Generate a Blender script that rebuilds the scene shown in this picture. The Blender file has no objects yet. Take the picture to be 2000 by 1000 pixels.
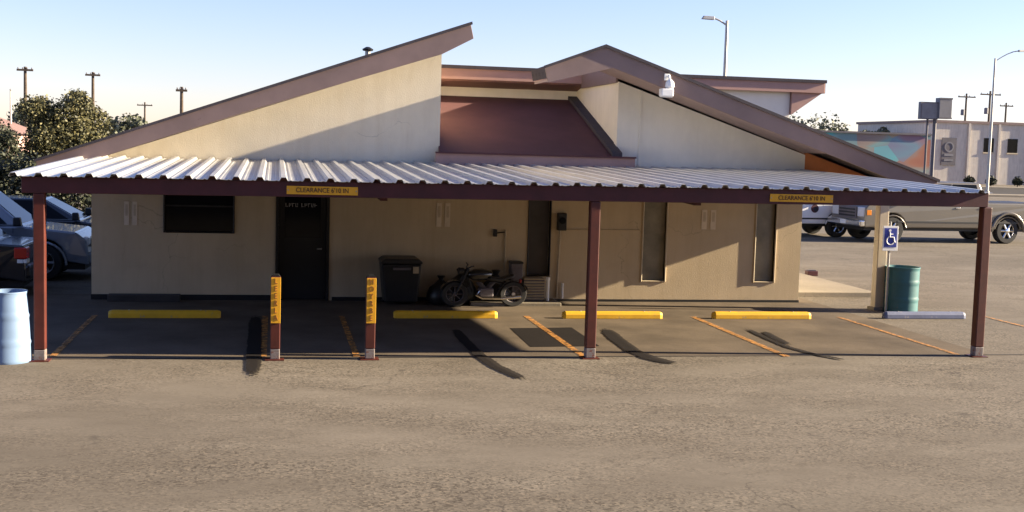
import bpy, bmesh, math, random
from mathutils import Vector, Matrix
random.seed(7)
rad = math.radians
S = bpy.context.scene
C = S.collection

# ------------------------------------------------------------------ camera
YAW, PITCH, ROLL, FPX = rad(11.0025), rad(5.0783), rad(1.6446), 2403.0
fw = Vector((math.sin(YAW)*math.cos(PITCH), math.cos(YAW)*math.cos(PITCH), -math.sin(PITCH)))
rt = Vector((math.cos(YAW), -math.sin(YAW), 0)); up = rt.cross(fw)
r2 = math.cos(ROLL)*rt + math.sin(ROLL)*up
u2 = -math.sin(ROLL)*rt + math.cos(ROLL)*up
cam = bpy.data.objects.new('camera', bpy.data.cameras.new('camera')); C.objects.link(cam)
M = Matrix((r2, u2, -fw)).transposed().to_4x4(); M.translation = Vector((0, -16.573, 2.928))
cam.matrix_world = M
cam.data.sensor_width = 36.0; cam.data.lens = 36.0*FPX/2000.0
cam.data.clip_start = 0.1; cam.data.clip_end = 5000
S.camera = cam

# ------------------------------------------------------------------ light
SUN = Vector((1.0, -0.083, 0.335)).normalized()        # direction towards the sun
elev = math.asin(SUN.z); azim = math.atan2(SUN.x, SUN.y)
W = bpy.data.worlds.new('World'); S.world = W; W.use_nodes = True
nt = W.node_tree; nt.nodes.clear()
sky = nt.nodes.new('ShaderNodeTexSky'); sky.sky_type = 'NISHITA'; sky.sun_disc = False
sky.sun_elevation = elev; sky.sun_rotation = azim
sky.air_density = 1.0; sky.dust_density = 0.15; sky.ozone_density = 1.5
bg = nt.nodes.new('ShaderNodeBackground'); bg.inputs['Strength'].default_value = 0.05
wo = nt.nodes.new('ShaderNodeOutputWorld')
wb = nt.nodes.new('ShaderNodeMix'); wb.data_type = 'RGBA'; wb.blend_type = 'MULTIPLY'; wb.inputs[0].default_value = 1.0
wb.inputs[7].default_value = (0.89, 0.85, 1.17, 1)     # even white balance of the whole sky
nt.links.new(sky.outputs[0], wb.inputs[6]); nt.links.new(wb.outputs[2], bg.inputs[0]); nt.links.new(bg.outputs[0], wo.inputs[0])
sl = bpy.data.lights.new('sun', 'SUN'); sl.energy = 5.0; sl.angle = rad(0.5); sl.color = (1.0, 0.84, 0.60)
so = bpy.data.objects.new('sun', sl); C.objects.link(so)
so.rotation_euler = SUN.to_track_quat('Z', 'Y').to_euler()
S.view_settings.view_transform = 'Standard'; S.view_settings.look = 'None'
S.view_settings.gamma = 1.0; S.view_settings.use_curve_mapping = False
S.view_settings.exposure = 2.05

# ------------------------------------------------------------------ materials
def newmat(name):
    m = bpy.data.materials.new(name); m.use_nodes = True
    n = m.node_tree; b = n.nodes['Principled BSDF']
    return m, n, b
def coords(n, scale=1.0, kind='Object'):
    tc = n.nodes.new('ShaderNodeTexCoord'); mp = n.nodes.new('ShaderNodeMapping')
    if isinstance(scale, (int, float)): scale = (scale,)*3
    mp.inputs['Scale'].default_value = scale
    n.links.new(tc.outputs[kind], mp.inputs[0]); return mp.outputs[0]
def noise(n, co, scale, detail=5, rough=.6):
    t = n.nodes.new('ShaderNodeTexNoise'); t.inputs['Scale'].default_value = scale
    t.inputs['Detail'].default_value = detail; t.inputs['Roughness'].default_value = rough
    n.links.new(co, t.inputs['Vector']); return t.outputs['Fac']
def ramp(n, fac, stops):
    r = n.nodes.new('ShaderNodeValToRGB'); e = r.color_ramp.elements
    while len(e) < len(stops): e.new(0.5)
    for i, (p, c) in enumerate(stops):
        e[i].position = p; e[i].color = (c if len(c) == 4 else tuple(c)+(1,))
    n.links.new(fac, r.inputs[0]); return r.outputs[0]
def mix(n, fac, a, b, mode='MIX'):
    x = n.nodes.new('ShaderNodeMix'); x.data_type = 'RGBA'; x.blend_type = mode
    for sock, v in ((x.inputs[0], fac), (x.inputs[6], a), (x.inputs[7], b)):
        if hasattr(v, 'links') or hasattr(v, 'is_output'): n.links.new(v, sock)
        elif isinstance(v, (int, float)): sock.default_value = v
        else: sock.default_value = tuple(v)+(1,) if len(v) == 3 else v
    return x.outputs[2]
def bump(n, b, h, strength=.3, dist=.01):
    bp = n.nodes.new('ShaderNodeBump'); bp.inputs['Strength'].default_value = strength
    bp.inputs['Distance'].default_value = dist
    n.links.new(h, bp.inputs['Height']); n.links.new(bp.outputs[0], b.inputs['Normal'])
def sc(c, k): return tuple(max(0, min(1, v*k)) for v in c)

def paint(name, col, rough=.5, var=.25, vscale=3.0, metal=0.0, bs=.15, bscale=60, wear=None, coat=0):
    m, n, b = newmat(name); co = coords(n)
    f = noise(n, co, vscale, 6)
    c = ramp(n, f, [(.25, sc(col, 1-var)), (.75, sc(col, 1+var))])
    if wear:
        w = ramp(n, noise(n, co, wear[1], 8, .7), [(wear[2], (0, 0, 0)), (wear[2]+.06, (1, 1, 1))])
        c = mix(n, w, c, wear[0])
    n.links.new(c, b.inputs['Base Color'])
    b.inputs['Roughness'].default_value = rough; b.inputs['Metallic'].default_value = metal
    if coat: b.inputs['Coat Weight'].default_value = coat
    if bs: bump(n, b, noise(n, co, bscale, 4), bs, .004)
    return m
def glass_dark(name, col=(.012, .014, .016), rough=.06, spec=.5):
    m, n, b = newmat(name); co = coords(n)
    n.links.new(ramp(n, noise(n, co, 2.0), [(.3, sc(col, .7)), (.7, sc(col, 1.4))]), b.inputs['Base Color'])
    b.inputs['Roughness'].default_value = rough; b.inputs['IOR'].default_value = 1.5
    b.inputs['Specular IOR Level'].default_value = spec
    return m

def m_stucco(name, col, stain):
    m, n, b = newmat(name); co = coords(n)
    f = noise(n, co, 1.1, 8, .65); streak = noise(n, coords(n, (3.5, 3.5, .35)), 1.6, 6, .7)
    c = ramp(n, f, [(.25, sc(col, .86)), (.75, sc(col, 1.08))])
    c = mix(n, ramp(n, streak, [(.45, (0, 0, 0)), (.75, (.8, .8, .8))]), c, stain)
    pt = ramp(n, noise(n, coords(n, (.9, .9, .6)), .9, 3, .5), [(.55, (0, 0, 0)), (.58, (.35, .35, .35))])
    c = mix(n, pt, c, sc(col, 1.06))
    w = n.nodes.new('ShaderNodeTexVoronoi'); w.feature = 'DISTANCE_TO_EDGE'; w.inputs['Scale'].default_value = .45
    wn = n.nodes.new('ShaderNodeTexNoise'); wn.inputs['Scale'].default_value = 1.5; wn.inputs['Detail'].default_value = 7; n.links.new(co, wn.inputs['Vector'])
    ad = n.nodes.new('ShaderNodeVectorMath'); ad.operation = 'MULTIPLY_ADD'; n.links.new(wn.outputs['Color'], ad.inputs[0]); ad.inputs[1].default_value = (1.2, 0, 1.2); n.links.new(co, ad.inputs[2])
    n.links.new(ad.outputs[0], w.inputs['Vector'])
    cr = mix(n, 1.0, ramp(n, w.outputs['Distance'], [(0, (.6, .6, .6)), (.004, (0, 0, 0))]), ramp(n, noise(n, co, .5, 2), [(.52, (0, 0, 0)), (.6, (1, 1, 1))]), 'MULTIPLY')
    c = mix(n, cr, c, sc(col, .5))
    n.links.new(c, b.inputs['Base Color']); b.inputs['Roughness'].default_value = .9
    bump(n, b, noise(n, co, 38, 6, .7), .38, .010); return m

def m_lot():
    m, n, b = newmat('lot_aggregate'); co = coords(n)
    co2 = coords(n, (.5, 1.0, 1))
    big = noise(n, co2, .22, 4, .6); mid = noise(n, co2, 1.1, 7, .68); fine = noise(n, co, 17, 6, .75); grit = noise(n, co, 70, 3, .8)
    c = ramp(n, big, [(.30, (.122, .103, .078)), (.5, (.152, .129, .100)), (.70, (.186, .159, .124))])
    c = mix(n, ramp(n, mid, [(.40, (0, 0, 0)), (.62, (.55, .55, .55))]), c, (.100, .082, .061))
    c = mix(n, ramp(n, noise(n, co2, .7, 5, .6), [(.56, (0, 0, 0)), (.66, (.5, .5, .5))]), c, (.185, .160, .125))
    # exposed stones, in worn patches
    v = n.nodes.new('ShaderNodeTexVoronoi'); v.inputs['Scale'].default_value = 42; n.links.new(co, v.inputs['Vector'])
    sp = n.nodes.new('ShaderNodeSeparateColor'); n.links.new(v.outputs['Color'], sp.inputs[0])
    peb = ramp(n, sp.outputs[0], [(.10, (.42, .40, .38)), (.35, (.93, .93, .93)), (.75, (1.04, 1.04, 1.04)), (.95, (1.5, 1.46, 1.4))])
    patch = ramp(n, noise(n, co2, .6, 5, .65), [(.38, (.10, .10, .10)), (.60, (.85, .85, .85))])
    c = mix(n, patch, c, mix(n, 1.0, c, peb, 'MULTIPLY'))
    c = mix(n, ramp(n, fine, [(.26, (.55, .55, .55)), (.40, (0, 0, 0))]), c, (.055, .046, .037))
    # oil drips
    o = n.nodes.new('ShaderNodeTexVoronoi'); o.inputs['Scale'].default_value = .55; n.links.new(co, o.inputs['Vector'])
    od = n.nodes.new('ShaderNodeMath'); od.operation = 'ADD'; n.links.new(o.outputs['Distance'], od.inputs[0])
    od2 = n.nodes.new('ShaderNodeMath'); od2.operation = 'MULTIPLY'; od2.inputs[1].default_value = .35; n.links.new(noise(n, co, 6, 5), od2.inputs[0]); n.links.new(od2.outputs[0], od.inputs[1])
    c = mix(n, ramp(n, od.outputs[0], [(.19, (.55, .55, .55)), (.26, (0, 0, 0))]), c, (.045, .037, .030))
    # broken cracks
    w = n.nodes.new('ShaderNodeTexVoronoi'); w.feature = 'DISTANCE_TO_EDGE'; w.inputs['Scale'].default_value = .30
    wn = n.nodes.new('ShaderNodeTexNoise'); wn.inputs['Scale'].default_value = 1.3; wn.inputs['Detail'].default_value = 8
    n.links.new(co, wn.inputs['Vector'])
    add = n.nodes.new('ShaderNodeVectorMath'); add.operation = 'MULTIPLY_ADD'
    n.links.new(wn.outputs['Color'], add.inputs[0]); add.inputs[1].default_value = (1.5, 1.5, 0); n.links.new(co, add.inputs[2])
    n.links.new(add.outputs[0], w.inputs['Vector'])
    cr = ramp(n, w.outputs['Distance'], [(.0, (.8, .8, .8)), (.0045, (0, 0, 0))])
    gate = ramp(n, noise(n, co, .35, 3), [(.50, (0, 0, 0)), (.60, (1, 1, 1))])
    c = mix(n, mix(n, 1.0, cr, gate, 'MULTIPLY'), c, (.04, .033, .027))
    n.links.new(c, b.inputs['Base Color']); b.inputs['Roughness'].default_value = .9
    b.inputs['Specular IOR Level'].default_value = .2
    bump(n, b, mix(n, .5, grit, fine), .16, .005); return m
def m_asphalt(name, col, patchy=.35):
    m, n, b = newmat(name); co = coords(n)
    big = noise(n, co, .8, 8, .6); fine = noise(n, co, 45, 5, .7)
    c = ramp(n, big, [(.28, sc(col, 1-patchy)), (.72, sc(col, 1+patchy))])
    c = mix(n, ramp(n, fine, [(.32, (.6, .6, .6)), (.5, (0, 0, 0))]), c, sc(col, .45))
    n.links.new(c, b.inputs['Base Color']); b.inputs['Roughness'].default_value = .9
    b.inputs['Specular IOR Level'].default_value = .12
    bump(n, b, fine, .35, .006); return m
def m_worn(name, col, thr=.52):
    m, n, b = newmat(name); co = coords(n)
    f = noise(n, co, 9, 8, .75); g = noise(n, co, 1.3, 4)
    n.links.new(ramp(n, g, [(.3, sc(col, .8)), (.7, sc(col, 1.15))]), b.inputs['Base Color'])
    b.inputs['Roughness'].default_value = .75
    n.links.new(ramp(n, f, [(thr-.10, (.05, .05, .05)), (thr+.10, (.92, .92, .92))]), b.inputs['Alpha'])
    return m
def m_tyremark():
    m, n, b = newmat('tyre_rubber_mark'); co = coords(n)
    f = noise(n, co, 13, 9, .8); g = noise(n, coords(n, (10, .8, 1)), 3, 4, .6)
    b.inputs['Base Color'].default_value = (.016, .013, .012, 1); b.inputs['Roughness'].default_value = .9; b.inputs['Specular IOR Level'].default_value = .1
    at = n.nodes.new('ShaderNodeAttribute'); at.attribute_name = 'wear'
    ad = n.nodes.new('ShaderNodeMath'); ad.operation = 'MULTIPLY_ADD'; ad.inputs[1].default_value = .9
    n.links.new(f, ad.inputs[0]); n.links.new(at.outputs['Fac'], ad.inputs[2])
    ad2 = n.nodes.new('ShaderNodeMath'); ad2.operation = 'MULTIPLY_ADD'; ad2.inputs[1].default_value = .35; n.links.new(g, ad2.inputs[0]); n.links.new(ad.outputs[0], ad2.inputs[2])
    n.links.new(ramp(n, ad2.outputs[0], [(.80, (0, 0, 0)), (.90, (.9, .9, .9))]), b.inputs['Alpha']); return m
def m_sheet():
    m, n, b = newmat('galvanised_sheet'); co = coords(n)
    f = noise(n, coords(n, (2.0, .5, 1)), 2.2, 6, .6)
    n.links.new(ramp(n, f, [(.25, (.40, .40, .40)), (.75, (.55, .55, .54))]), b.inputs['Base Color'])
    b.inputs['Metallic'].default_value = .45; b.inputs['Roughness'].default_value = .36
    return m
def m_shingle(name, col):
    m, n, b = newmat(name); co = coords(n)
    w = n.nodes.new('ShaderNodeTexBrick'); w.inputs['Scale'].default_value = 1.0
    w.inputs['Brick Width'].default_value = .33; w.inputs['Row Height'].default_value = .14
    w.inputs['Mortar Size'].default_value = .006; w.inputs['Bias'].default_value = 0
    w.inputs['Color1'].default_value = sc(col, .8)+(1,); w.inputs['Color2'].default_value = sc(col, 1.25)+(1,)
    w.inputs['Mortar'].default_value = sc(col, .4)+(1,)
    n.links.new(co, w.inputs['Vector'])
    c = mix(n, .5, w.outputs['Color'], ramp(n, noise(n, co, 1.5, 6), [(.3, sc(col, .7)), (.7, sc(col, 1.3))]))
    n.links.new(c, b.inputs['Base Color']); b.inputs['Roughness'].default_value = .92
    bump(n, b, noise(n, co, 60, 4), .4, .006); return m
def m_leaf(name, cols):
    m, n, b = newmat(name)
    g = n.nodes.new('ShaderNodeNewGeometry')
    n.links.new(ramp(n, g.outputs['Random Per Island'], [(i/(len(cols)-1), c) for i, c in enumerate(cols)]), b.inputs['Base Color'])
    b.inputs['Roughness'].default_value = .65
    b.inputs['Subsurface Weight'].default_value = 0; return m
def m_mural():
    m, n, b = newmat('mural_paint'); co = coords(n, (.16, .16, .3))
    wn = noise(n, co, 1.0, 1.5, .4)
    w = n.nodes.new('ShaderNodeTexVoronoi'); w.inputs['Scale'].default_value = .55; n.links.new(coords(n, (.5, .5, .8)), w.inputs['Vector'])
    sep = n.nodes.new('ShaderNodeSeparateColor'); n.links.new(w.outputs['Color'], sep.inputs[0])
    c1 = ramp(n, sep.outputs[0], [(0, (.30, .07, .06)), (.22, (.42, .16, .06)), (.42, (.06, .34, .38)), (.6, (.12, .44, .45)), (.82, (.20, .10, .22)), (1, (.45, .22, .08))])
    c2 = ramp(n, wn, [(.35, (.25, .08, .07)), (.44, (.32, .17, .12)), (.52, (.10, .36, .38)), (.68, (.18, .10, .2))])
    n.links.new(mix(n, .45, c1, c2), b.inputs['Base Color']); b.inputs['Roughness'].default_value = .8; return m

MT = dict(
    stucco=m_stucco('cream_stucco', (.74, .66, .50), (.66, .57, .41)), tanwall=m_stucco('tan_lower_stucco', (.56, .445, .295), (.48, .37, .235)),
    stucco2=m_stucco('pale_stucco', (.80, .75, .63), (.74, .69, .57)),
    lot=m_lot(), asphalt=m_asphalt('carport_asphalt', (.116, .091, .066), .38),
    patch=m_asphalt('dark_patch_surface', (.012, .009, .008), .35),
    street=m_asphalt('street_asphalt', (.06, .055, .05), .2),
    concrete=m_asphalt('pale_concrete', (.26, .225, .175), .15),
    sheet=m_sheet(),
    maroon=paint('maroon_beam_paint', (.06, .012, .014), .45, .3, 4),
    post=paint('red_brown_post_paint', (.08, .014, .008), .5, .3, 6, wear=((.17, .07, .045), 14, .66)),
    primer=paint('bare_scuffed_metal', (.20, .17, .16), .6, .3, 20, wear=((.16, .05, .03), 18, .55)),
    yellow=paint('yellow_kerb_paint', (.72, .40, .012), .55, .16, 5, wear=((.36, .27, .14), 13, .59)),
    blue=paint('faded_blue_paint', (.13, .15, .24), .6, .2, 6, wear=((.33, .30, .28), 12, .6)),
    linepaint=m_worn('orange_line_paint', (.46, .20, .035), .48),
    tyremark=m_tyremark(),
    joint=paint('dark_joint', (.05, .04, .035), .9, .3, 6, bs=0),
    fascia=paint('mauve_brown_fascia', (.20, .138, .125), .6, .18, 1.3, bs=.1, wear=((.15, .10, .095), 5, .64)),
    fasciapink=paint('pink_brown_fascia', (.40, .235, .19), .6, .14, 1.6, bs=.1),
    soffitlight=paint('mauve_soffit', (.33, .24, .22), .7, .1, 2), soffit=paint('brown_soffit', (.22, .11, .09), .7, .15, 2),
    shingle=paint('maroon_shingle', (.105, .040, .039), .9, .22, 1.1, bs=.3, bscale=45), shingledark=m_shingle('dark_shingle', (.05, .042, .05)),
    orange=paint('orange_panel_paint', (.50, .17, .055), .7, .25, 1.2),
    black=paint('black_plastic', (.012, .012, .013), .45, .3, 5), blackpaint=paint('black_paint', (.010, .010, .012), .25, .2, 2, bs=0, coat=.6),
    dark=paint('dark_door_paint', (.008, .007, .007), .5, .3, 2),
    glass=glass_dark('dark_glass', (.006, .006, .007), .08, .12), carglass=glass_dark('car_glass', (.008, .009, .011), .08, .12), glassgreen=glass_dark('grey_green_glass', (.23, .205, .15), .5), glassblue=glass_dark('dark_blue_glass', (.05, .043, .045), .4),
    trim=paint('cream_trim_paint', (.50, .41, .28), .6, .1, 4, bs=.05),
    signyellow=paint('yellow_sign_paint', (.72, .36, .015), .5, .15, 5, wear=((.45, .16, .03), 10, .66)),
    fadedtext=paint('faded_lettering', (.22, .085, .02), .6, .3, 9, bs=0), signtext=paint('dark_lettering', (.06, .018, .012), .6, .2, 8, bs=0),
    palelet=paint('pale_lettering', (.28, .27, .26), .6, .2, 8, bs=0),
    notice=paint('faded_notice', (.66, .56, .43), .7, .12, 5, bs=0), notice2=paint('faded_notice_print', (.52, .42, .30), .7, .15, 6, bs=0),
    drumblue=paint('pale_blue_plastic', (.17, .255, .40), .42, .14, 2.2, bs=.08, wear=((.13, .17, .23), 3.2, .62)),
    drumteal=paint('teal_paint', (.032, .125, .135), .5, .25, 2.5, bs=.1, wear=((.11, .11, .10), 7, .64)),
    darkhole=paint('drum_inside', (.02, .03, .045), .8, .2, 3, bs=0),
    hblue=paint('sign_blue', (.02, .04, .30), .45, .1, 5, bs=0), white=paint('white_paint', (.78, .78, .76), .45, .06, 3, bs=0),
    chrome=paint('chrome', (.75, .74, .72), .18, .05, 4, metal=1.0, bs=0), steel=paint('galvanised_post', (.38, .37, .35), .5, .2, 10, metal=.5, bs=0),
    rubber=paint('tyre_rubber', (.018, .017, .017), .8, .25, 10), alloy=paint('alloy_wheel', (.42, .41, .40), .35, .15, 8, metal=.7, bs=0),
    silver=paint('champagne_car_paint', (.135, .12, .10), .35, .06, 1, metal=.35, bs=0, coat=.5),
    carwhite=paint('white_car_paint', (.70, .70, .70), .35, .05, 1, bs=0, coat=.4),
    cargrey=paint('pale_silver_car_paint', (.20, .215, .24), .25, .08, 1, metal=.3, bs=0, coat=.7),
    cardark=paint('charcoal_car_paint', (.022, .024, .030), .22, .1, 1, metal=.2, bs=0, coat=.8),
    red=paint('red_lens', (.45, .012, .01), .2, .15, 6, bs=0), amber=paint('amber_lens', (.6, .2, .02), .2, .1, 6, bs=0),
    lens=paint('clear_lens', (.55, .55, .55), .12, .1, 8, bs=0),
    tan=paint('tan_metal', (.42, .33, .21), .55, .15, 5), greybox=paint('grey_metal_box', (.12, .10, .105), .5, .2, 5),
    brick=paint('brown_brick', (.12, .09, .075), .9, .2, 3), wood=paint('weathered_wood', (.035, .03, .028), .85, .3, 4), bark=paint('bark', (.09, .065, .045), .95, .35, 6),
    leaf=m_leaf('olive_leaves', [(.030, .032, .014), (.06, .06, .022), (.10, .092, .032), (.19, .165, .065)]),
    leafdark=m_leaf('dark_leaves', [(.018, .022, .014), (.035, .042, .02), (.05, .055, .026)]),
    leaffar=m_leaf('far_leaves', [(.06, .07, .045), (.09, .10, .06), (.12, .125, .075)]),
    farwall=m_stucco('far_tan_wall', (.56, .51, .44), (.36, .32, .28)), mural=m_mural(),
    signgrey=paint('weathered_sign_grey', (.17, .165, .18), .6, .25, 1.2), farsign=paint('dark_sign_panel', (.10, .09, .10), .6, .2, 1),
    house=paint('pink_house_wall', (.40, .27, .23), .8, .1, 1), roofred=paint('far_roof', (.22, .13, .11), .85, .2, 1),
)

# ------------------------------------------------------------------ mesh builder
class MB:
    def __init__(s): s.v = []; s.f = []
    def box(s, x0, x1, y0, y1, z0, z1):
        i = len(s.v)
        s.v += [(x0,y0,z0),(x1,y0,z0),(x1,y1,z0),(x0,y1,z0),(x0,y0,z1),(x1,y0,z1),(x1,y1,z1),(x0,y1,z1)]
        s.f += [tuple(i+k for k in q) for q in ((0,3,2,1),(4,5,6,7),(0,1,5,4),(1,2,6,5),(2,3,7,6),(3,0,4,7))]; return s
    def hexa(s, p):
        i = len(s.v); s.v += [tuple(q) for q in p]
        s.f += [tuple(i+k for k in q) for q in ((0,3,2,1),(4,5,6,7),(0,1,5,4),(1,2,6,5),(2,3,7,6),(3,0,4,7))]; return s
    def prism(s, poly, a, b, axis='y'):
        # poly: list of 2D points; axis y -> (x,z), x -> (y,z), z -> (x,y)
        i = len(s.v); n = len(poly)
        def P(p, t): return {'y': (p[0], t, p[1]), 'x': (t, p[0], p[1]), 'z': (p[0], p[1], t)}[axis]
        s.v += [P(p, a) for p in poly] + [P(p, b) for p in poly]
        s.f += [tuple(i+k for k in range(n)), tuple(i+n+k for k in reversed(range(n)))]
        s.f += [(i+k, i+(k+1) % n, i+n+(k+1) % n, i+n+k)[::-1] for k in range(n)]; return s
    def tube(s, pts, r, n=8, caps=True):
        pts = [Vector(p) for p in pts]; rr = r if isinstance(r, (list, tuple)) else [r]*len(pts)
        i0 = len(s.v); prev = None
        for k, p in enumerate(pts):
            d = (pts[min(k+1, len(pts)-1)] - pts[max(k-1, 0)]).normalized()
            a = d.orthogonal().normalized() if prev is None else (prev - d*prev.dot(d)).normalized()
            prev = a; b = d.cross(a)
            for j in range(n):
                t = 2*math.pi*(j+.5)/n
                s.v.append(tuple(p + rr[k]*(math.cos(t)*a + math.sin(t)*b)))
        for k in range(len(pts)-1):
            for j in range(n):
                q = i0+k*n
                s.f.append((q+j, q+(j+1) % n, q+n+(j+1) % n, q+n+j))
        if caps:
            s.f.append(tuple(i0+j for j in reversed(range(n)))); e = i0+(len(pts)-1)*n
            s.f.append(tuple(e+j for j in range(n)))
        return s
    def lathe(s, prof, c=(0,0,0), axis='z', n=24, close=False):
        i0 = len(s.v); c = Vector(c)
        for (r, h) in prof:
            for j in range(n):
                t = 2*math.pi*j/n; a, b = r*math.cos(t), r*math.sin(t)
                s.v.append(tuple(c + Vector({'z': (a, b, h), 'y': (a, h, b), 'x': (h, a, b)}[axis])))
        m = len(prof)
        for k in range(m-1 if not close else m):
            for j in range(n):
                q = i0+k*n; q2 = i0+((k+1) % m)*n
                s.f.append((q+j, q+(j+1) % n, q2+(j+1) % n, q2+j))
        if not close:
            s.f.append(tuple(i0+j for j in reversed(range(n)))); s.f.append(tuple(i0+(m-1)*n+j for j in range(n)))
        return s
    def quad(s, a, b, c, d):
        i = len(s.v); s.v += [tuple(a), tuple(b), tuple(c), tuple(d)]; s.f.append((i, i+1, i+2, i+3)); return s
    def build(s, name, mat, parent=None, off=(0,0,0), bevel=0, smooth=False, seg=2):
        me = bpy.data.meshes.new(name)
        o3 = Vector(off)
        me.from_pydata([tuple(Vector(v)-o3) for v in s.v], [], s.f)
        bm = bmesh.new(); bm.from_mesh(me); bmesh.ops.recalc_face_normals(bm, faces=bm.faces)
        bm.to_mesh(me); bm.free()
        me.materials.append(MT[mat])
        o = bpy.data.objects.new(name, me); C.objects.link(o)
        if parent: o.parent = parent
        if smooth:
            for p in me.polygons: p.use_smooth = True
            try: me.set_sharp_from_angle(angle=rad(40))
            except Exception: pass
        if bevel:
            b = o.modifiers.new('bevel', 'BEVEL'); b.width = bevel; b.segments = seg; b.limit_method = 'ANGLE'; b.angle_limit = rad(30)
        return o
def tag(o, label=None, cat=None, group=None, kind=None):
    if label: o['label'] = label
    if cat: o['category'] = cat
    if group: o['group'] = group
    if kind: o['kind'] = kind
    return o
def thing(name, label, cat, loc=(0,0,0), rz=0, group=None):
    o = bpy.data.objects.new(name, None); C.objects.link(o); o.empty_display_size = .2
    o.location = loc; o.rotation_euler = (0, 0, rz); return tag(o, label, cat, group)
def copy_tree(o, parent=None):
    c = o.copy(); C.objects.link(c); c.parent = parent
    for ch in [x for x in bpy.data.objects if x.parent == o]: copy_tree(ch, c)
    return c
def struct(o, kind='structure'): o['kind'] = kind; return o
def text_mesh(name, txt, size, mat, parent, loc, rot=(rad(90), 0, 0), sx=1.0, align='CENTER', depth=.003):
    cu = bpy.data.curves.new(name, 'FONT'); cu.body = txt; cu.size = size; cu.align_x = align; cu.align_y = 'CENTER'; cu.extrude = depth
    tmp = bpy.data.objects.new('tmp', cu); me = bpy.data.meshes.new_from_object(tmp); bpy.data.objects.remove(tmp); bpy.data.curves.remove(cu)
    me.name = name
    me.materials.clear(); me.materials.append(MT[mat])
    o = bpy.data.objects.new(name, me); C.objects.link(o); o.parent = parent; o.location = loc; o.rotation_euler = rot; o.scale = (sx, 1, 1)
    return o

# ================================================================== SETTING
struct(MB().quad((-900,-60,0),(900,-60,0),(900,1500,0),(-900,1500,0)).build('ground', 'lot'))
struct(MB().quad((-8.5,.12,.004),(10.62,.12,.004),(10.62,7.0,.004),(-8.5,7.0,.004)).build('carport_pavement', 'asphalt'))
struct(MB().quad((-8.5,.085,.008),(13.5,.085,.008),(13.5,.125,.008),(-8.5,.125,.008)).build('pavement_joint', 'joint'))
struct(MB().quad((3.72,.92,.008),(4.78,.98,.008),(4.80,2.84,.008),(3.76,2.76,.008)).build('dark_patch', 'patch'))  # dark rectangle laid flat on the carport pavement
struct(MB().box(10.36,12.45,7.15,24,-.05,.10).build('side_walkway', 'concrete', bevel=.015))
struct(MB().box(3.55,5.25,5.50,6.208,-.05,.065).build('concrete_pad', 'concrete', bevel=.012))
struct(MB().quad((-300,77,.006),(300,77,.006),(300,100,.006),(-300,100,.006)).build('street', 'street'))
struct(MB().box(-300,300,100,103,-.05,.16).build('far_pavement', 'concrete'))
struct(MB().box(-300,300,74,76.9,-.05,.15).build('near_pavement', 'concrete'))
# painted stall lines
for x, y0, y1, w in ((-2.84,.25,4.15,.09),(-.13,.16,4.1,.10),(1.13,.16,4.1,.09),(4.31,.02,4.15,.10),(7.33,.0,4.1,.11),(10.10,.1,4.1,.085),(13.1,.8,4.4,.09)):
    struct(MB().quad((x-w/2,y0,.012),(x+w/2,y0,.012),(x+w/2,y1,.012),(x-w/2,y1,.012)).build('parking_line', 'linepaint'))
def mark(pts, w):
    m = MB(); W_ = []
    P = [Vector((a, b, .016)) for a, b in pts]
    # smooth the path
    Q = []
    for k in range(len(P)-1):
        for t in range(6): Q.append(P[k].lerp(P[k+1], t/6))
    Q.append(P[-1])
    for k, p in enumerate(Q):
        d = (Q[min(k+1, len(Q)-1)]-Q[max(k-1, 0)]).normalized(); nrm = Vector((-d.y, d.x, 0))
        e = min(1.0, k/4, (len(Q)-1-k)/4)
        for j in range(5): m.v.append(tuple(p+nrm*w*.48*(1-j/2)))
        W_.extend([0*e, .55*e, .75*e, .55*e, 0*e])
        if k: m.f += [(5*k-5+j, 5*k-4+j, 5*k+1+j, 5*k+j) for j in range(4)]
    o = struct(m.build('tyre_mark', 'tyremark'))
    at = o.data.attributes.new('wear', 'FLOAT', 'POINT')
    at.data.foreach_set('value', W_)
mark([(-.285,4.4),(-.27,2.5),(-.25,.5),(-.225,-1.60)], .26)
mark([(2.846,2.86),(2.82,1.5),(2.84,.2),(2.93,-.7),(3.16,-1.75)], .22)
mark([(5.34,2.86),(5.22,1.6),(5.16,.5),(5.24,-.1),(5.50,-.62)], .31)
mark([(7.77,2.86),(7.70,1.6),(7.69,.8),(7.82,.2),(8.12,-.40)], .15)
mark([(7.95,2.5),(7.86,1.7),(7.80,.9)], .18)

# ================================================================== BUILDING
WY = 6.21
B = thing('building', 'cream stucco building with brown shed roof, gable roof and dark recessed door', 'building', (3.4, WY, 0))
BO = (3.4, WY, 0)
def bp(mb, name, mat, parent=None, **k): return mb.build(name, mat, parent or B, off=BO, **k)
def ltop(x): return 4.575+.3456*(x-2.9)      # underside of the left shed roof
def rtop(x): return 4.42-.335*(x-5.793)    # underside of the right gable roof
fw_ = MB()
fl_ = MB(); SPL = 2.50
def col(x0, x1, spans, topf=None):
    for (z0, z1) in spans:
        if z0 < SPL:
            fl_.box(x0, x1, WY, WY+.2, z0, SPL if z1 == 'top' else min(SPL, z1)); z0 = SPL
        if z1 != 'top' and z1 <= SPL: continue
        if z1 == 'top': fw_.prism([(x0,z0),(x1,z0),(x1,topf(x1)),(x0,topf(x0))], WY, WY+.2)
        else: fw_.box(x0, x1, WY, WY+.2, z0, z1)
col(-3.18,-1.92,[(0,'top')],ltop); col(-1.92,-.73,[(0,1.245),(2.12,'top')],ltop)
col(-.73,.03,[(0,'top')],ltop); col(.03,1.0,[(2.12,'top')],ltop); col(1.0,3.0,[(0,'top')],ltop)
bp(fw_, 'upper_wall', 'stucco'); bp(fl_, 'lower_wall', 'tanwall'); fl_ = MB()
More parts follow.
